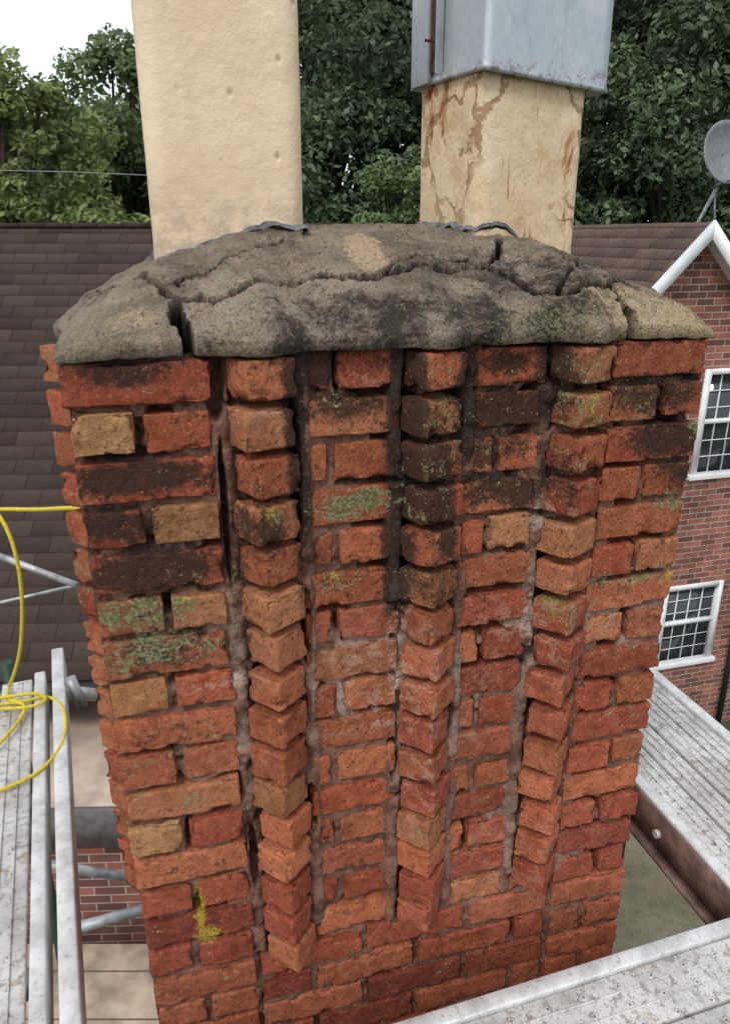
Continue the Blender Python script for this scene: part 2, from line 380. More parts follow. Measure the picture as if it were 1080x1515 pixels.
inw[:,0]=np.where(E[:,0]<.0,1,np.where(E[:,0]>W,-1,0)); inw[:,1]=np.where(E[:,1]<.03,1,np.where(E[:,1]>DEP,-1,0))
for dz,di in ((-.003,-.001),(-.007,.001),(-.009,.005),(-.009,.045)):
    R=E+inw*di; R[:,2]=E[:,2]*(1 if dz>-.005 else .35)+dz+.0015*vn(E*1.0,60,80)
    VV.append(R); idx=np.arange(off,off+n); nxt=np.roll(idx,-1); pn=np.roll(prev,-1)
    F.append(np.stack([prev,idx,nxt,pn],1)); prev=idx; off+=n
    for x,y in zip(att,at): x.append(y[ring])
V=np.concatenate(VV); att=[np.concatenate(x) for x in att]; V=lean(V)
t=NT('weathered_cement'); o=t.obj(); o2=t.obj((1,1,1),(1,0,.5))
fine=t.noise(480,1,.8,o); mid=t.noise(110,5,.76,o2)
n1=t.noise(9,5,.7,o,.5); base=t.mix(t.ramp(n1,.32,.66),(.135,.112,.088),(.285,.24,.19))
base=t.mix(t.math('MULTIPLY',t.ramp(t.noise(30,4,.75,o),.5,.68),.6),base,(.35,.26,.20))
base=t.mix(t.math('MULTIPLY',t.ramp(t.add(t.attr('tan'),t.cen(t.noise(35,5,.7,o),1.1)),.45,.75),.85),base,t.mix(t.ramp(n1,.4,.6),(.46,.34,.235),(.39,.31,.18)))
dk=t.add(t.attr('dark'),t.cen(t.noise(20,6,.78,o,.4),2.8),t.cen(mid,1.1))
base=t.mix(t.math('MULTIPLY',t.ramp(dk,.22,1.0),.88),base,(.024,.021,.018))
base=t.mix(t.math('MULTIPLY',t.ramp(mid,.55,.65),.72),base,(.034,.029,.024))
base=t.mix(t.math('MULTIPLY',t.ramp(t.add(t.math('MULTIPLY',t.attr('moss'),.18),t.noise(150,4,.78,o)),.60,.68),.55),base,(.26,.25,.14))
base=t.mix(t.ramp(fine,.36,.64),t.mix(1,base,(.72,.72,.72),'MULTIPLY'),t.mix(1,base,(1.25,1.25,1.23),'MULTIPLY'))
base=t.mix(t.attr('crack'),base,(.006,.005,.005))
hh=t.add(t.math('MULTIPLY',mid,1.3),t.math('MULTIPLY',t.voro(190,o),.4),t.math('MULTIPLY',fine,.35))
M_crown=t.done(base,.97,0,t.bump(hh,1.0,.0045),.1)
mk('cement_crown',V,np.concatenate(F),M_crown,chimney,{'crack':att[0],'tan':att[1],'dark':att[2],'moss':att[3]})
# ------------------------------------------------------------------ flue pots
def rrect(h,r,n=10,hy=None):
    hy=hy or h; pts=[]
    for cx,cy,a0 in ((h-r,hy-r,0),(-h+r,hy-r,90),(-h+r,-hy+r,180),(h-r,-hy+r,270)):
        for i in range(n+1):
            a=math.radians(a0+90*i/n); pts.append((cx+r*math.cos(a),cy+r*math.sin(a)))
    return np.array(pts)
def flue(parent,name,s,r,z0,z1,mat,seed,wall=.022):
    base=rrect(s/2,r,10); q=[]
    for i in range(len(base)):
        a,b=base[i],base[(i+1)%len(base)]; k=max(1,int(np.linalg.norm(b-a)/.012))
        for j in range(k): q.append(a+(b-a)*j/k)
    base=np.array(q); n=len(base); zs=np.arange(z0,z1,.012); V=[];F=[]
    for z in zs: V.append(np.c_[base,np.full(n,z)])
    inner=base*(1-2*wall/s)
    V.append(np.c_[base*.985,np.full(n,zs[-1]+.005)]); V.append(np.c_[inner*1.01,np.full(n,zs[-1]+.005)]); V.append(np.c_[inner,np.full(n,zs[-1]-.002)]); V.append(np.c_[inner,np.full(n,z0)])
    m=len(V); V=np.concatenate(V)
    for k in range(m-1):
        i=np.arange(n)+k*n; j=np.roll(np.arange(n),-1)+k*n; F.append(np.stack([i,j,j+n,i+n],1))
    rad=V.copy(); rad[:,2]=0; rad/=np.maximum(np.linalg.norm(rad,axis=1,keepdims=True),1e-6)
    V=V+rad*(.0007*fbm(V+seed,9,2,seed)+.0006*fbm(V+seed,40,2,seed))[:,None]
    return mk(name,V,np.concatenate(F),mat,parent)
t=NT('cream_clay'); o=t.obj()
c=t.mix(t.ramp(t.noise(6,5,.6,o),.3,.7),(.72,.555,.385),(.82,.67,.48))
c=t.mix(t.math('MULTIPLY',t.ramp(t.noise(4,5,.65,t.obj((6,6,1.6))),.5,.72),.4),c,(.62,.47,.31))
vd=t.voro(17,t.obj((1,1,.8)))
c=t.mix(t.math('MULTIPLY',t.ramp(vd,.075,.03),.6),c,(.38,.24,.14))
c=t.mix(t.math('MULTIPLY',t.ramp(t.noise(70,5,.8,o),.60,.70),.40),c,(.52,.39,.26))
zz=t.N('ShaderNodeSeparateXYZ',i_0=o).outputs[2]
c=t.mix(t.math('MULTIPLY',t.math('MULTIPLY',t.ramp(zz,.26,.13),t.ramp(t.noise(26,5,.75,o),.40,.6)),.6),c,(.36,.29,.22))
M_pot=t.done(c,.7,0,t.bump(t.add(t.noise(22,6,.7,o),t.math('MULTIPLY',t.ramp(vd,.0,.12),.5),t.math('MULTIPLY',t.noise(260,2,.7,o),.15)),.8,.005),.25)
t=NT('rust_streaked_clay'); o=t.obj()
c=t.mix(t.ramp(t.noise(7,5,.6,o),.3,.7),(.62,.47,.30),(.76,.64,.46))
c=t.mix(t.math('MULTIPLY',t.ramp(t.noise(13,5,.75,o),.48,.66),.6),c,(.50,.33,.17))
z2=t.N('ShaderNodeSeparateXYZ',i_0=o).outputs[2]; up=t.ramp(z2,.12,.41)
patchy=t.noise(8,3,.5,t.obj((1,1,.45),(0,0,.5)))
st=t.noise(22,5,.75,t.obj((1.3,1.3,.38)),1.2)
sk=t.add(st,t.math('MULTIPLY',up,.085),t.cen(patchy,.60))
c=t.mix(t.math('MULTIPLY',t.ramp(sk,.60,.70),.8),c,(.38,.17,.055))
c=t.mix(t.math('MULTIPLY',t.ramp(sk,.68,.76),.88),c,(.11,.038,.018))
wv=t.N('ShaderNodeTexVoronoi',feature='DISTANCE_TO_EDGE'); wv.inputs['Scale'].default_value=6
nz_=t.N('ShaderNodeTexNoise'); nz_.inputs['Scale'].default_value=11; nz_.inputs['Detail'].default_value=5; t.t.links.new(o,nz_.inputs['Vector'])
va=t.N('ShaderNodeVectorMath',operation='MULTIPLY_ADD'); t.t.links.new(nz_.outputs['Color'],va.inputs[0]); va.inputs[1].default_value=(.16,.16,.16); t.t.links.new(o,va.inputs[2]); t.t.links.new(va.outputs[0],wv.inputs['Vector'])
lf=t.math('MULTIPLY',t.ramp(t.add(wv.outputs[0],t.cen(t.noise(80,4,.7,o),.07)),.045,.012),t.ramp(t.noise(6,2,.5,o),.44,.52))
c=t.mix(t.math('MULTIPLY',lf,.7),c,(.24,.11,.055))
c=t.mix(t.math('MULTIPLY',t.ramp(t.noise(120,4,.8,o),.58,.68),.5),c,(.36,.24,.14))
M_pot2=t.done(c,.75,0,t.bump(t.math('SUBTRACT',t.noise(32,6,.72,o),t.math('MULTIPLY',lf,.3)),.8,.005),.2)
def caulk(parent,s,r,z,seed,mat):
    base=rrect(s/2,r,14); q=[]
    for i in range(len(base)):
        a,b=base[i],base[(i+1)%len(base)]; k=max(1,int(np.linalg.norm(b-a)/.005))
        for j in range(k): q.append(a+(b-a)*j/k)
    base=np.array(q); n=len(base); V=[];F=[]
    P=np.c_[base,np.zeros(n)]; hgt=.008+.012*np.clip(fbm(P+seed,14,3,seed),-.4,1); wd=.009+.012*np.clip(fbm(P+seed,18,2,seed+3),-.5,1)
    dr=P/np.linalg.norm(P,axis=1,keepdims=True)
    prof=[(-.3,1.0),(.05,1.0),(.35,.5),(.8,.0),(1.2,-1.0)]
    rz=parent.rotation_euler.z
    uu=parent.location.x+P[:,0]*math.cos(rz)-P[:,1]*math.sin(rz); vv=parent.location.y+P[:,0]*math.sin(rz)+P[:,1]*math.cos(rz)
    zb_=ctop(uu,vv)
    for a_,b_ in prof: V.append(P+dr*(a_*wd)[:,None]+np.c_[np.zeros(n),np.zeros(n),zb_+np.clip(hgt,-.004,1)*(b_ if b_>0 else 1)+(b_*.006 if b_<0 else 0)])
    for k in range(len(prof)-1):
        i=np.arange(n)+k*n; j=np.roll(np.arange(n),-1)+k*n; F.append(np.stack([i,j,j+n,i+n],1))
    mk('sealant',np.concatenate(V),np.concatenate(F),mat,parent)
M_caulk=plain('blue_grey_sealant',(.15,.155,.165),.85,0,40,.5,.9,.004)
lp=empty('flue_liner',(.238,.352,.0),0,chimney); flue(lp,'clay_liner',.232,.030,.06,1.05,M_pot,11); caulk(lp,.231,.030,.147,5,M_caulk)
rp=empty('flue_liner_capped',(.729,.362,.0),math.radians(9),chimney); flue(rp,'clay_liner',.215,.026,.06,.45,M_pot2,23); caulk(rp,.214,.026,.145,9,M_caulk)
# galvanised shroud
t=NT('galvanised_steel'); o=t.obj()
sp=t.N('ShaderNodeTexVoronoi'); sp.inputs['Scale'].default_value=90; t.t.links.new(o,sp.inputs['Vector'])
c=t.mix(t.math('MULTIPLY',t.N('ShaderNodeSeparateColor',i_0=sp.outputs['Color']).outputs[0],.3),(.38,.43,.47),(.50,.55,.58))
c=t.mix(t.math('MULTIPLY',t.ramp(t.noise(11,6,.7,o),.45,.7),.45),c,(.60,.63,.64))
c=t.mix(t.math('MULTIPLY',t.ramp(t.noise(14,6,.7,t.obj((2,2,.5))),.55,.7),.4),c,(.24,.27,.29))
z_=t.N('ShaderNodeSeparateXYZ',i_0=o).outputs[2]
c=t.mix(t.math('MULTIPLY',t.math('MULTIPLY',t.ramp(z_,.410,.385),t.ramp(t.noise(50,5,.75,o),.48,.62)),.7),c,(.14,.065,.04))
M_galv=t.done(c,.5,.45,t.bump(t.noise(16,3,.5,o),.12,.003),.5)
M_rust=plain('rusty_steel',(.085,.04,.03),.85,.2,60,.5,.8)
hs=.1195; zb=.392; T=.0025
capn=empty('cap',(.0065,-.002,0),0,rp)
def shroud(parent):
    V=[];F=[]; prof=[(hs+.002,zb-.001),(hs+.001,zb+.006),(hs,zb+.012),(hs-.001,zb+.2),(hs-.001,zb+.42),(hs-T-.002,zb+.42),(hs-T-.001,zb+.02),(hs-T+.0005,zb-.001)]
    base=[(1,-1),(1,1),(-1,1),(-1,-1)]; N=14; ring=[]
    for i in range(4):
        a,b=np.array(base[i]),np.array(base[(i+1)%4])
        for j in range(N): ring.append(a+(b-a)*j/N)
    ring=np.array(ring,float); n=len(ring)
    for h,z in prof:
        P=np.c_[ring*h,np.full(n,z)]
        if z<zb+.1: P[:,2]+=.0012*vn(P,12,4)-.013-.075*P[:,0]+.02*P[:,1]
        P[:,:2]*=1+.003*vn(P*np.array([1,1,.3]),10,6)[:,None]
        V.append(P)
    m=len(prof)
    for k in range(m):
        i=np.arange(n)+k*n; j=np.roll(np.arange(n),-1)+k*n; k2=((k+1)%m-k)*n
        F.append(np.stack([i,j,j+k2,i+k2],1))
    mk('shroud',np.concatenate(V),np.concatenate(F),M_galv,parent,smooth=False)
    box('seam_strip',-hs-.005,-hs-.0015,.012,.046,zb+.012,zb+.42,M_rust,parent,.001)
    box('seam_flange',-hs-.016,-hs-.0015,.008,.0105,zb+.006,zb+.42,M_galv,parent,.0008)
    box('seam_flange_b',-hs-.009,-hs-.0012,.047,.108,zb-.002,zb+.42,M_galv,parent,.0008)
    box('bolt',-hs-.026,-hs-.004,.026,.030,zb+.055,zb+.059,M_rust,parent,.0008)
    box('lid',-hs-.02,hs+.02,-hs-.02,hs+.02,zb+.44,zb+.455,M_galv,parent,.003)
shroud(capn)
# ------------------------------------------------------------------ scaffold
t=NT('worn_aluminium_deck'); o=t.obj()
sx=t.N('ShaderNodeSeparateXYZ',i_0=o).outputs
fx=t.cen(t.math('FRACT',t.math('MULTIPLY',sx[0],1/.036)),1); fy=t.cen(t.math('FRACT',t.math('MULTIPLY',sx[1],1/.07)),1)
fx=t.math('MULTIPLY',fx,.036/.05); fy=t.math('MULTIPLY',fy,.07/.05)
ds=t.math('SQRT',t.add(t.math('MULTIPLY',fx,fx),t.math('MULTIPLY',fy,fy)))
but=t.ramp(ds,.15,.10); hole=t.ramp(ds,.055,.035)
c=t.mix(t.ramp(t.noise(7,6,.7,o),.35,.65),(.42,.41,.395),(.68,.68,.665))
c=t.mix(t.math('MULTIPLY',t.ramp(t.noise(45,5,.8,o),.52,.61),.72),c,(.21,.18,.155))
c=t.mix(t.math('MULTIPLY',t.ramp(t.noise(200,3,.8,o),.55,.64),.5),c,(.18,.15,.12))
c=t.mix(t.math('MULTIPLY',t.ramp(t.noise(14,5,.75,o),.56,.66),.65),c,(.31,.22,.15))
c=t.mix(t.math('MULTIPLY',hole,.8),c,(.05,.045,.04))
M_deck=t.done(c,.6,.2,t.bump(t.add(t.math('MULTIPLY',but,.5),t.math('MULTIPLY',t.noise(120,5,.75,o),.5)),.7,.004),.4)
t=NT('aluminium_rail'); o=t.obj()
c=t.mix(t.ramp(t.noise(12,6,.75,o),.35,.65),(.50,.50,.495),(.74,.745,.745)); c=t.mix(t.math('MULTIPLY',t.ramp(t.noise(70,5,.8,o),.56,.66),.6),c,(.24,.21,.18))
M_alu=t.done(c,.5,.3,t.bump(t.noise(120,4,.7,o),.4,.002),.4)
M_beam=plain('stained_beam',(.15,.09,.075),.6,.2,14,.5,.5)
M_green=plain('green_paint',(.015,.045,.03),.5,0,30,.3)
M_galvt=plain('galvanised_tube',(.33,.35,.36),.5,.4,18,.35)
def plank(name,loc,rz,width,length,nslat=4,gap=.004):
    """walkboard: origin at one corner, runs along +Y, width along +X, top at z=0"""
    e=empty(name,loc,rz)
    rail=.030
    box('rail_a',0,rail,0,length,-.085,.006,M_alu,e,.004); box('rail_b',width-rail,width,0,length,-.085,.006,M_alu,e,.004)
    w=(width-2*rail)/nslat
    for i in range(nslat):
        a=rail+i*w+gap; b=rail+(i+1)*w-gap
        box('deck_%d'%i,a,b,.02,length-.02,-.022,-.001-.0015*(i%2),M_deck,e,.004)
        for kk in (.33,.67): box('deck_rib_%d_%d'%(i,int(kk*100)),a+(b-a)*kk-.0015,a+(b-a)*kk+.0015,.03,length-.03,-.001,.0018,M_deck,e,.001)
    for i in range(int(length/.5)+1):
        if i*.5+.07<length: box('rung_%d'%i,rail,width-rail,i*.5+.03,i*.5+.07,-.06,-.024,M_alu,e)
    return e
def l2w(u,v,z=0): return (OX+u*CA-v*SA,OY+u*SA+v*CA,OZ+z)
ZD=-(1.25-.144)
p=plank('scaffold_walkboard',l2w(1.135,-.9,ZD),AL,.36,3.4,4)
box('side_channel',-.006,-.001,0,3.4,-.10,.0,M_beam,p); box('side_lip',-.03,-.006,0,3.4,-.10,-.094,M_beam,p)
def tube(name,a,b,r,mat,parent=None,seg=16):
    a=Vector(a);b=Vector(b); d=b-a; L=d.length; V=[];F=[]
    q=d.to_track_quat('Z','Y')
    for z in (0,L):
        for j in range(seg): an=2*math.pi*j/seg; V.append(tuple(a+q@Vector((r*math.cos(an),r*math.sin(an),z))))
    for j in range(seg): F.append((j,(j+1)%seg,seg+(j+1)%seg,seg+j))
    me=D.meshes.new(name); me.from_pydata(V,[],F+[list(range(seg))[::-1],list(range(seg,2*seg))]); me.materials.append(mat)
    for q_ in me.polygons: q_.use_smooth=len(q_.vertices)==4
    return new_obj(name,me,parent)
for i in range(8): tube('bolt_%d'%i,(-.016,.25+i*.4,-.05),(-.005,.25+i*.4,-.05),.010,M_alu,p,8)
plank('scaffold_walkboard',l2w(-1.2,-.216,ZD),AL-math.pi/2+.040,.48,3.6,4,.002)
az=math.radians(21.8)
bx,by=-.476,.902; dx,dy=-math.sin(az),math.cos(az)
wd=.50
st=(bx-dx*.9-wd*math.cos(az),by-dy*.9-wd*math.sin(az),CAMZ-1.25)
pl=plank('scaffold_walkboard',st,az,wd-.055,2.10,4,.007)
box('outer_rail',wd-.036,wd,0,2.22,-.085,.012,M_alu,pl,.005)
def W3(x,y,fwd):
    yy=y-757; c,s=math.cos(PITCH),math.sin(PITCH); h=FPX*c-yy*s
    return ((x-540)/h*fwd,fwd,CAMZ-(FPX*s+yy*c)/h*fwd)
sf=empty('scaffold_frame')
tube('brace_a',W3(-60,800,2.2),W3(115,866,2.0),.010,M_galvt,sf)
tube('brace_b',W3(-60,905,2.3),W3(112,866,2.35),.006,M_galvt,sf)
tube('ledger_a',W3(60,1277,2.2),W3(200,1300,2.3),.018,M_galvt,sf)
tube('ledger_b',W3(90,1380,2.0),W3(215,1345,2.1),.020,M_galvt,sf)
tube('putlog',W3(85,1022,1.95),W3(142,1028,2.0),.020,M_alu,sf)
tube('putlog_end',W3(104,1003,1.93),W3(122,1045,1.93),.016,M_galvt,sf)
tube('post_a',(W3(925,1200,1.62)[0],1.62,0),W3(925,1190,1.62),.016,M_green,sf)
tube('post_b',(-1.25,2.3,0),(-1.25,2.3,4.6),.021,M_green,sf)
# ------------------------------------------------------------------ yellow rope
M_rope=plain('yellow_rope',(.62,.50,.035),.6,0,200,.3,.8,.001)
def rope(name,pts,r=.0048):
    cu=D.curves.new(name,'CURVE'); cu.dimensions='3D'; cu.bevel_depth=r; cu.bevel_resolution=4
    s=cu.splines.new('NURBS'); s.points.add(len(pts)-1)
    for p_,q in zip(s.points,pts): p_.co=(*q,1)
    s.use_endpoint_u=True; s.order_u=3; s.resolution_u=10; cu.materials.append(M_rope)
    return new_obj(name,cu,rope_e)
rope_e=empty('yellow_rope')
rope('line',[W3(-60,757,1.75),W3(0,752,1.7),W3(50,754,1.65),W3(100,751,1.5),W3(150,750,1.4)])
rope('drop',[W3(-10,752,1.7),W3(3,765,1.68),W3(22,810,1.66),W3(33,870,1.66),W3(33,940,1.68),W3(26,985,1.72),W3(14,1015,1.78)])
def on_deck(x,y,h=.010):
    yy=y-757;c,s=math.cos(PITCH),math.sin(PITCH); tt=(FPX*s+yy*c)/(FPX*c-yy*s); return W3(x,y,(1.25-h)/tt)
rope('coil',[on_deck(*q) for q in [(14,1016),(5,1032),(30,1040),(70,1028),(92,1042),(99,1070),(92,1105),(62,1140),(25,1160),(-20,1178)]])
rope('coil_b',[on_deck(*q,.018) for q in [(-20,1035),(20,1030),(55,1024),(72,1034),(50,1046),(10,1048),(-20,1050)]])
rope('coil_c',[on_deck(*q,.014) for q in [(-20,1120),(10,1090),(40,1050),(30,1036),(-10,1044)]])
# ------------------------------------------------------------------ neighbouring buildings
def brickmat(name,c1,c2,mo,sc=1.0):
    t=NT(name); tc=t.N('ShaderNodeTexCoord').outputs['Object']
    s=t.N('ShaderNodeSeparateXYZ',i_0=tc).outputs; cb=t.N('ShaderNodeCombineXYZ'); t.t.links.new(t.math('ADD',s[0],s[1]),cb.inputs[0]); t.t.links.new(s[2],cb.inputs[1])
    b=t.N('ShaderNodeTexBrick'); t.t.links.new(cb.outputs[0],b.inputs['Vector']); b.inputs['Scale'].default_value=1
    b.inputs['Brick Width'].default_value=.21; b.inputs['Row Height'].default_value=.07; b.inputs['Mortar Size'].default_value=.006; b.inputs['Mortar Smooth'].default_value=.3
    b.inputs['Color1'].default_value=(*c1,1); b.inputs['Color2'].default_value=(*c2,1); b.inputs['Mortar'].default_value=(*mo,1); b.inputs['Bias'].default_value=-.1
    c=t.mix(t.ramp(t.noise(3,4,.6,tc),.3,.7),t.mix(1,b.outputs[0],(.75,.75,.75),'MULTIPLY'),t.mix(1,b.outputs[0],(1.2,1.2,1.2),'MULTIPLY'))
    c=t.mix(t.math('MULTIPLY',t.ramp(t.noise(60,3,.7,tc),.5,.7),.35),c,(.08,.04,.03))
    return t.done(c,.9,0,t.bump(b.outputs['Fac'],.5,-.006),.2)
M_bw=brickmat('house_brick',(.36,.14,.10),(.11,.06,.055),(.40,.35,.31))
M_white=plain('white_paint',(.74,.76,.78),.5,0,8,.08,.1)
t=NT('window_glass'); M_glass=t.done((.03,.04,.045),.08,0,None,.6)
t=NT('asphalt_shingle'); o=t.obj(); c=t.attr('Col','Color'); c=t.mix(t.ramp(t.noise(150,2,.85,o),.38,.62),t.mix(1,c,(.55,.55,.55),'MULTIPLY'),t.mix(1,c,(1.5,1.48,1.45),'MULTIPLY'))
c=t.mix(t.math('MULTIPLY',t.ramp(t.noise(1.2,5,.6,o),.4,.7),.35),c,(.08,.066,.058))
M_sh=t.done(c,.97,0,t.bump(t.noise(200,2,.7,o),.5,.003),.1)
def shingles(name,parent,P0,along,up,length,slope_len,expo=.14,tab=.30,cols=((.056,.041,.037),(.047,.036,.033),(.064,.048,.043))):
    P0=np.array(P0,float); along=np.array(along,float); up=np.array(up,float); nrm=np.cross(along,up); nrm/=np.linalg.norm(nrm)
    V=[];F=[];Cl=[];k=0; nc=int(slope_len/expo)+1
    for i in range(nc):
        x=-(tab/2 if i%2 else 0)-random.uniform(0,.08)
        while x<length:
            w=tab; a=max(0,x);b=min(length,x+w-.004)
            if b-a>.02:
                s0=i*expo+random.uniform(-.002,.002); s1=min(s0+expo*1.25,slope_len); th=.009+random.uniform(0,.003)
                pts=[P0+along*xx+up*ss+nrm*hh for ss,hh in ((s0,0),(s0,th),(s1,.002)) for xx in (a,b)]
                V+=pts; F+=[(k,k+1,k+3,k+2),(k+2,k+3,k+5,k+4)]; c_=np.array(random.choice(cols))*random.uniform(.85,1.15); Cl+=[c_]*6; k+=6
            x+=tab
    return mk(name,V,F,M_sh,parent,None,np.array(Cl),smooth=False)
th=math.radians(2)
nh=empty('shingled_roof_house',(-9.0,4.5-.3,0),th)
ez,rz_=3.15,6.10; run_=3.55; sl=math.hypot(run_,rz_-ez); Ln=9.6
shingles('roof_slope',nh,(0,0,ez),(1,0,0),(0,run_/sl,(rz_-ez)/sl),Ln,sl)
mk('roof_deck',[(0,0,ez-.02),(Ln,0,ez-.02),(Ln,run_,rz_-.02),(0,run_,rz_-.02),(Ln,2*run_,ez-.02),(0,2*run_,ez-.02)],[(0,1,2,3),(3,2,4,5)],M_sh,nh,None,np.tile((.035,.026,.024),(6,1)),False)
for i in range(int(Ln/.25)):
    o_=box('ridge_cap_%d'%i,i*.25,i*.25+.262,run_-.07,run_+.07,rz_-.03,rz_+.010+.004*(i%2)+random.uniform(0,.004),M_sh,nh)
    at=o_.data.attributes.new('Col','FLOAT_COLOR','POINT'); at.data.foreach_set('color',np.tile((.05,.038,.034,1),8).astype(np.float32))
box('gutter',0,Ln,-.10,-.003,ez-.10,ez-.01,plain('dark_gutter',(.03,.03,.03),.5),nh,.01)
box('walls',.3,Ln-.3,.45,2*run_-.4,0,ez-.03,M_bw,nh)
for s_ in (.3,Ln-.3):
    mk('gable',[(s_,.45,ez-.03),(s_,2*run_-.4,ez-.03),(s_,run_,rz_-.1)],[(0,1,2)],M_bw,nh,smooth=False)
M_tan=plain('tan_membrane',(.40,.315,.25),.6,0,3,.3,.3,.004); M_conc=plain('tan_concrete',(.40,.31,.235),.85,0,5,.35,.5,.004)
box('porch_roof',3.0,8.85,-.70,.445,2.55,2.70,M_tan,nh,.01); box('porch_fascia',3.0,8.85,-.735,-.703,2.40,2.69,plain('grey_fascia',(.13,.12,.12),.7),nh)
box('porch_wall',3.1,8.8,-.55,.445,0,2.545,M_bw,nh)
ter=empty('patio'); box('patio_slab',-5.5,-.1,1.9,3.55,1.70,1.80,M_conc,ter,.01); box('patio_base',-5.4,-.15,2.0,3.5,0,1.695,M_bw,ter)
M_jt=plain('paver_joint',(.14,.11,.09),.9)
for i in range(5): box('paver_joint_%d'%i,-5.5,-.1,2.15+i*.3,2.158+i*.3,1.800,1.8035,M_jt,ter)
bh=empty('brick_house',(3.30,8.0,0),AL)
AZ=6.12; pit=math.tan(math.radians(46)); hw=2.3; ev=AZ-hw*pit
def wallpoly(name,pts,y,mat,parent):
    n=len(pts); V=[(a,y,z) for a,z in pts]; me=D.meshes.new(name); me.from_pydata(V,[],[list(range(n))]); me.materials.append(mat); return new_obj(name,me,parent)
wins=[(.34,1.20,3.49,4.66),(.22,1.05,1.06,2.10)]
def wallz(a): return AZ-abs(a)*pit-.06
grid_x=[-hw,0,.22,.34,1.05,1.20,hw]
for a,b in zip(grid_x[:-1],grid_x[1:]):
    holes=sorted([(z0,z1) for (x0,x1,z0,z1) in wins if x0<=a+1e-6 and x1>=b-1e-6]); zc=0
    for z0,z1 in holes:
        wallpoly('gable_wall',[(a,zc),(b,zc),(b,z0),(a,z0)],0,M_bw,bh); zc=z1
    wallpoly('gable_wall',[(a,zc),(b,zc),(b,wallz(b)),(a,wallz(a))],0,M_bw,bh)
for k,(x0,x1,z0,z1) in enumerate(wins):
    w=empty('window_%d'%k,(0,0,0),0,bh)
    for n_,q in (('jamb_l',(x0+.001,x0+.075,-.02,.08,z0,z1)),('jamb_r',(x1-.06,x1,-.02,.08,z0,z1)),('head',(x0+.076,x1-.061,-.02,.08,z1-.06,z1)),('meeting_rail',(x0+.076,x1-.061,.0,.07,(z0+z1)/2-.02,(z0+z1)/2+.025))):
        box(n_,*q,M_white,w)
    box('sill',x0-.04,x1+.04,-.06,.05,z0-.06,z0-.001,M_white,w,.004)
    box('glass',x0+.076,x1-.061,.05,.055,z0,z1-.061,M_glass,w)
    for j in range(1,4):
        xx=x0+.075+(x1-x0-.135)*j/4; box('muntin_v%d'%j,xx-.006,xx+.006,.035,.049,z0,z1-.062,M_white,w)
    for j in (1,2,4,5):
        zz=z0+(z1-z0-.06)*j/6; box('muntin_h%d'%j,x0+.077,x1-.062,.032,.0345,zz-.006,zz+.006,M_white,w)
box('side_wall_l',-hw,-hw+.1,.002,7,0,ev,M_bw,bh); box('side_wall_r',hw-.1,hw,.002,7,0,ev,M_bw,bh)
sl=hw*1.12/math.cos(math.atan(pit)); c_,s_=math.cos(math.atan(pit)),math.sin(math.atan(pit)); LR=7
cols=((.125,.09,.075),(.11,.08,.068),(.14,.10,.085))
shingles('roof_left',bh,(-hw*1.12,LR,AZ-hw*1.12*pit),(0,-1,0),(c_,0,s_),LR+.22,sl,.14,.3,cols)
shingles('roof_right',bh,(hw*1.12,-.22,AZ-hw*1.12*pit),(0,1,0),(-c_,0,s_),LR+.22,sl,.14,.3,cols)
for sgn,nm in ((-1,'rake_left'),(1,'rake_right')):
    a1=sgn*hw*1.14; zt=AZ+.0; zb_=AZ-hw*1.14*pit
    V=[]
    for y in (-.235,-.20):
        for a,z in ((0,zt+.02),(a1,zb_+.02),(a1,zb_-.15),(0,zt-.15)): V.append((a,y,z))
    mk(nm,V,[(0,1,2,3),(4,7,6,5),(0,4,5,1),(3,2,6,7),(1,5,6,2),(0,3,7,4)],M_white,bh,smooth=False)
    V=[]
    for y in (-.20,-.001):
        for a,z in ((0,zt-.06),(a1,zb_-.06),(a1,zb_-.09),(0,zt-.09)): V.append((a,y,z))
    mk('soffit',V,[(0,4,5,1),(3,2,6,7)],M_white,bh,smooth=False)
tube('downspout',(1.32,-.05,0),(1.32,-.05,2.6),.035,M_green,bh)
# satellite dish
M_dish=plain('dish_grey',(.20,.21,.22),.5,.1,10,.15,.1)
sd=empty('satellite_dish',W3(1066,228,8.4))
V=[];F=[];nr,na_=8,36
for i in range(nr+1):
    r=.29*i/nr
    for j in range(na_):
        a=2*math.pi*j/na_; V.append((r*math.cos(a),r*math.sin(a)*1.05,.09*(i/nr)**2))
for i in range(nr):
    for j in range(na_): F.append((i*na_+j,i*na_+(j+1)%na_,(i+1)*na_+(j+1)%na_,(i+1)*na_+j))
dd=mk('reflector',V,F,M_dish,sd); dd.rotation_euler=(math.radians(78),0,math.radians(18)); m=dd.modifiers.new('s','SOLIDIFY'); m.thickness=.012
tube('arm',(0,-.02,-.28),(.16,-.42,-.18),.012,M_galvt,sd); tube('lnb',(.14,-.44,-.20),(.15,-.36,-.12),.03,M_white,sd)
tube('mast_top',(0,.05,.0),(.06,.12,-.30),.022,M_galvt,sd); tube('mast',(.06,.12,-.30),(-.14,.15,-.80),.018,M_galvt,sd); tube('strut',(.05,.12,-.35),(.20,.3,-.85),.010,M_galvt,sd); tube('clamp',(-.05,.10,-.05),(.07,.1,-.10),.04,M_white,sd)
cb=D.curves.new('utility_cable','CURVE'); cb.dimensions='3D'; cb.bevel_depth=.006
s=cb.splines.new('POLY'); pts=[W3(-300,246,12),W3(-100,249,12),W3(100,253,12),W3(260,260,12),W3(420,270,12)]; s.points.add(4)
for p_,q in zip(s.points,pts): p_.co=(*q,1)
cb.materials.append(plain('cable_grey',(.25,.26,.26),.6)); new_obj('utility_cable',cb)
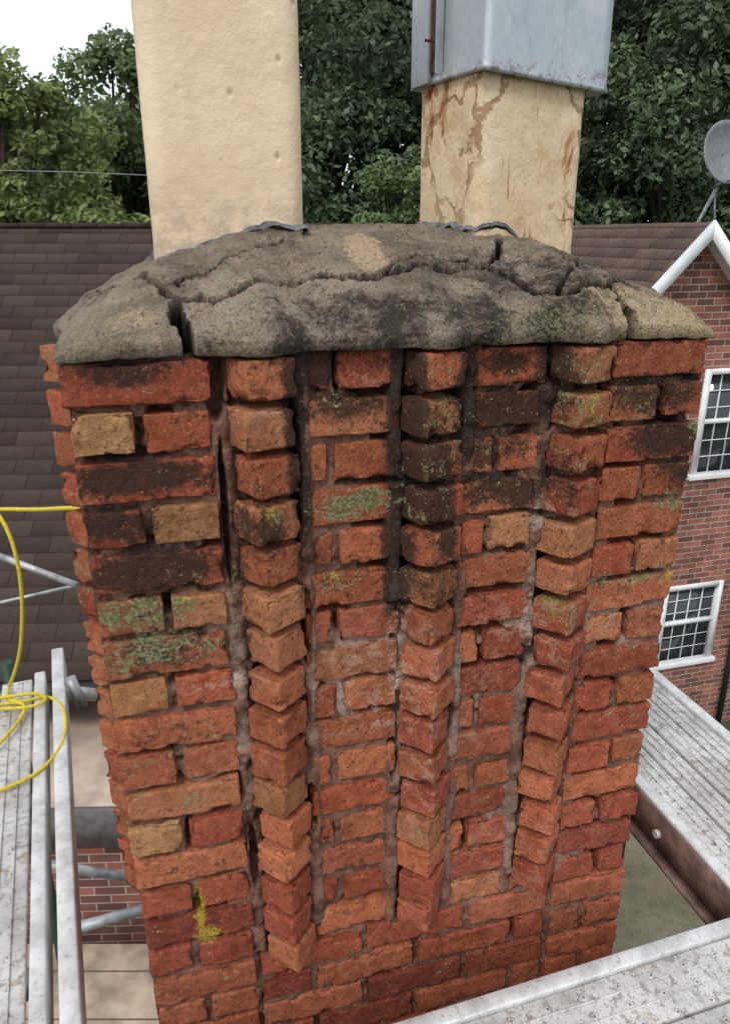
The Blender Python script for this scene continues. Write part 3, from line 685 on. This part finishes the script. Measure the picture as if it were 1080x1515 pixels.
# ------------------------------------------------------------------ ground
t=NT('grass_ground'); o=t.obj(); c=t.mix(t.ramp(t.noise(1.3,6,.7,o),.35,.65),(.055,.075,.03),(.10,.105,.06)); c=t.mix(t.ramp(t.noise(30,4,.7,o),.4,.7),c,(.045,.06,.022))
M_gr=t.done(c,.95,0,t.bump(t.noise(50,5,.7,o),.8,.03),.1)
mk('ground',[(-250,-250,0),(250,-250,0),(250,400,0),(-250,400,0)],[(0,1,2,3)],M_gr,smooth=False)
t=NT('driveway_concrete'); o=t.obj(); c=t.mix(t.ramp(t.noise(1.2,7,.7,o),.35,.65),(.14,.13,.085),(.23,.215,.155)); c=t.mix(t.math('MULTIPLY',t.ramp(t.noise(9,6,.75,o),.5,.65),.5),c,(.10,.11,.06))
M_drv=t.done(c,.9,0,t.bump(t.noise(40,5,.7,o),.5,.01),.2)
mk('driveway',[(1.2,1.0,.004),(9,1.0,.004),(9,7.4,.004),(1.2,6.2,.004)],[(0,1,2,3)],M_drv,smooth=False)
# ------------------------------------------------------------------ trees
t=NT('leaves'); o=t.obj(); c=t.attr('Col','Color')
df=t.N('ShaderNodeBsdfDiffuse'); t.t.links.new(c,df.inputs[0])
tr=t.N('ShaderNodeBsdfTranslucent'); t.t.links.new(c,tr.inputs[0])
gl=t.N('ShaderNodeBsdfGlossy'); gl.inputs['Roughness'].default_value=.45; gl.inputs[0].default_value=(.7,.7,.7,1)
ms=t.N('ShaderNodeMixShader'); ms.inputs[0].default_value=.38; t.t.links.new(df.outputs[0],ms.inputs[1]); t.t.links.new(tr.outputs[0],ms.inputs[2])
m2=t.N('ShaderNodeMixShader'); m2.inputs[0].default_value=.035; t.t.links.new(ms.outputs[0],m2.inputs[1]); t.t.links.new(gl.outputs[0],m2.inputs[2]); t.n.remove(t.b)
t.t.links.new(m2.outputs[0],t.n['Material Output'].inputs[0]); M_leaf=t.m
M_bark=plain('bark',(.07,.055,.04),.95,0,8,.4,1,.02)
def leafmesh(name,parent,centres,radii,nleaf,size,col,r,flat=.7):
    w=radii**2; w/=w.sum(); ci=r.choice(len(centres),nleaf,p=w)
    d=r.normal(size=(nleaf,3)); d/=np.linalg.norm(d,axis=1,keepdims=True)
    rr=radii[ci]*(1-.6*r.random(nleaf)**1.4); lump=1+.45*vn(centres[ci]+d*radii[ci][:,None],2.4,5)
    P=centres[ci]+d*(rr*lump)[:,None]*np.array([1,1,flat])
    n=d*.5+r.normal(size=(nleaf,3))*.7+np.array([0,-.2,.6]); n/=np.linalg.norm(n,axis=1,keepdims=True)
    t1=np.cross(n,r.normal(size=(nleaf,3))); t1/=np.linalg.norm(t1,axis=1,keepdims=True); t2=np.cross(n,t1)
    s=(size*(.6+.8*r.random(nleaf)))[:,None]
    V=np.stack([P-t1*s,P+t2*s*.5-t1*s*.1,P+t1*s,P-t2*s*.5+t1*s*.1],1).reshape(-1,3)
    cb=.6+.8*r.random(len(centres)); c=np.array(col)[None]*(cb[ci]*(.7+.6*r.random(nleaf)))[:,None]
    yel=r.random(nleaf)[:,None]*.35; c=c*(1-yel)+c*np.array([1.4,1.15,.7])*yel
    return mk(name,V,np.arange(nleaf*4).reshape(-1,4),M_leaf,parent,None,np.repeat(c,4,0),smooth=False)
def limb(V,F,a,b,ra,rb,n=8):
    a=np.array(a,float);b=np.array(b,float); d=(b-a)/np.linalg.norm(b-a); x=np.cross(d,[.3,1,.2]); x/=np.linalg.norm(x); y=np.cross(d,x); k=len(V)
    for p_,r_ in ((a,ra),((a+b)/2+x*.06*np.linalg.norm(b-a),(ra+rb)/2),(b,rb)):
        for j in range(n): q=2*math.pi*j/n; V.append(p_+r_*(math.cos(q)*x+math.sin(q)*y))
    for s in range(2):
        for j in range(n): F.append((k+s*n+j,k+s*n+(j+1)%n,k+(s+1)*n+(j+1)%n,k+(s+1)*n+j))
def tree(name,x,y,h,cr,base,nleaf,size,col,seed,nc=150):
    r=np.random.default_rng(seed); e=empty(name,(x,y,0))
    d=r.normal(size=(nc,3)); d/=np.linalg.norm(d,axis=1,keepdims=True); rad=r.random(nc)**.4
    hc=(h+base)/2; hh=(h-base)/2
    Cn=d*rad[:,None]*np.array([cr,cr,hh])*np.array([.88,.88,.9]); prof=np.clip(1-.35*(Cn[:,2]/hh),.4,1.2); Cn[:,:2]*=prof[:,None]; Cn[:,2]+=hc
    R=cr*(.11+.13*r.random(nc))
    leafmesh('foliage',e,Cn,R,nleaf,size,col,r)
    V=[];F=[]; limb(V,F,(0,0,0),(0,0,base+.5),.035*h,.024*h,12); limb(V,F,(0,0,base+.4),(.1,.1,hc+hh*.4),.024*h,.008*h)
    for i in range(0,nc,3): limb(V,F,(0,0,base+(Cn[i,2]-base)*.4),Cn[i],.008*h,.002*h,6)
    mk('trunk',np.array(V),np.array(F),M_bark,e)
G1=(.20,.265,.10);G2=(.105,.16,.09);G3=(.10,.155,.085)
tree('maple_tree',-6.9,16.0,9.5,2.9,1.8,75000,.07,G1,1,170)
tree('maple_tree',-10.5,18,10.2,3.6,1.8,50000,.09,(.17,.235,.09),2,170)
tree('oak_tree',-6.2,22,11.2,3.4,2.0,50000,.095,(.12,.18,.08),3)
tree('oak_tree',-1.0,20,15,4.4,2.5,90000,.082,G3,4,200)
tree('oak_tree',3.6,22,16,4.6,2.5,60000,.10,G2,5,200)
tree('oak_tree',7.6,18,15,4.2,2.0,90000,.08,G3,6,200)
tree('oak_tree',11.8,21,15,4.2,2.0,45000,.10,G2,8,180)
tree('linden_tree',1.2,15.5,8.2,2.2,1.5,50000,.065,(.125,.19,.08),9,110)
r=np.random.default_rng(33); n=220; Cn=np.c_[r.uniform(-28,30,n),r.uniform(29,36,n),r.uniform(1,1,n)]; top=np.where(Cn[:,0]<-8,10.4,14.5); Cn[:,2]=1+r.random(n)*(top-1)
dm=empty('distant_trees'); leafmesh('foliage',dm,Cn,1.3+1.4*r.random(n),100000,.22,(.11,.16,.085),r)
# ------------------------------------------------------------------ light
w=D.worlds.new('World'); scene.world=w; w.use_nodes=True; nt=w.node_tree; bg=nt.nodes['Background']
sky=nt.nodes.new('ShaderNodeTexSky'); sky.sky_type='NISHITA'; sky.sun_disc=False; SE,SR=math.radians(50),math.radians(205)
sky.sun_elevation=SE; sky.sun_rotation=SR; sky.dust_density=4; sky.air_density=1.0
mx=nt.nodes.new('ShaderNodeMix'); mx.data_type='RGBA'; mx.inputs[0].default_value=.75; nt.links.new(sky.outputs[0],mx.inputs[6])
tc=nt.nodes.new('ShaderNodeTexCoord'); nz=nt.nodes.new('ShaderNodeTexNoise'); nz.inputs['Scale'].default_value=2.5; nz.inputs['Detail'].default_value=5; nt.links.new(tc.outputs['Generated'],nz.inputs['Vector'])
cm=nt.nodes.new('ShaderNodeMix'); cm.data_type='RGBA'; nt.links.new(nz.outputs['Fac'],cm.inputs[0]); cm.inputs[6].default_value=(8.4,8.8,9.4,1); cm.inputs[7].default_value=(10.8,11.0,11.3,1)
nt.links.new(cm.outputs[2],mx.inputs[7]); nt.links.new(mx.outputs[2],bg.inputs[0]); bg.inputs[1].default_value=.13
sl_=D.lights.new('sun','SUN'); sl_.energy=1.5; sl_.angle=math.radians(14); sl_.color=(1,.97,.92); so_=new_obj('sun',sl_)
az_=SR; dirv=Vector((math.sin(az_)*math.cos(SE),math.cos(az_)*math.cos(SE),math.sin(SE)))
so_.rotation_euler=dirv.to_track_quat('Z','Y').to_euler(); so_.location=(0,0,20)
# ------------------------------------------------------------------ camera
cam=D.cameras.new('camera'); cam.sensor_fit='HORIZONTAL'; cam.sensor_width=36; cam.lens=36*FPX/1080; cam.clip_end=1000; cam.clip_start=.02
co=new_obj('camera',cam); co.location=(0,0,CAMZ); co.rotation_euler=(math.pi/2-PITCH,0,0); scene.camera=co
scene.view_settings.view_transform='Standard'; scene.view_settings.look='None'; scene.view_settings.exposure=0
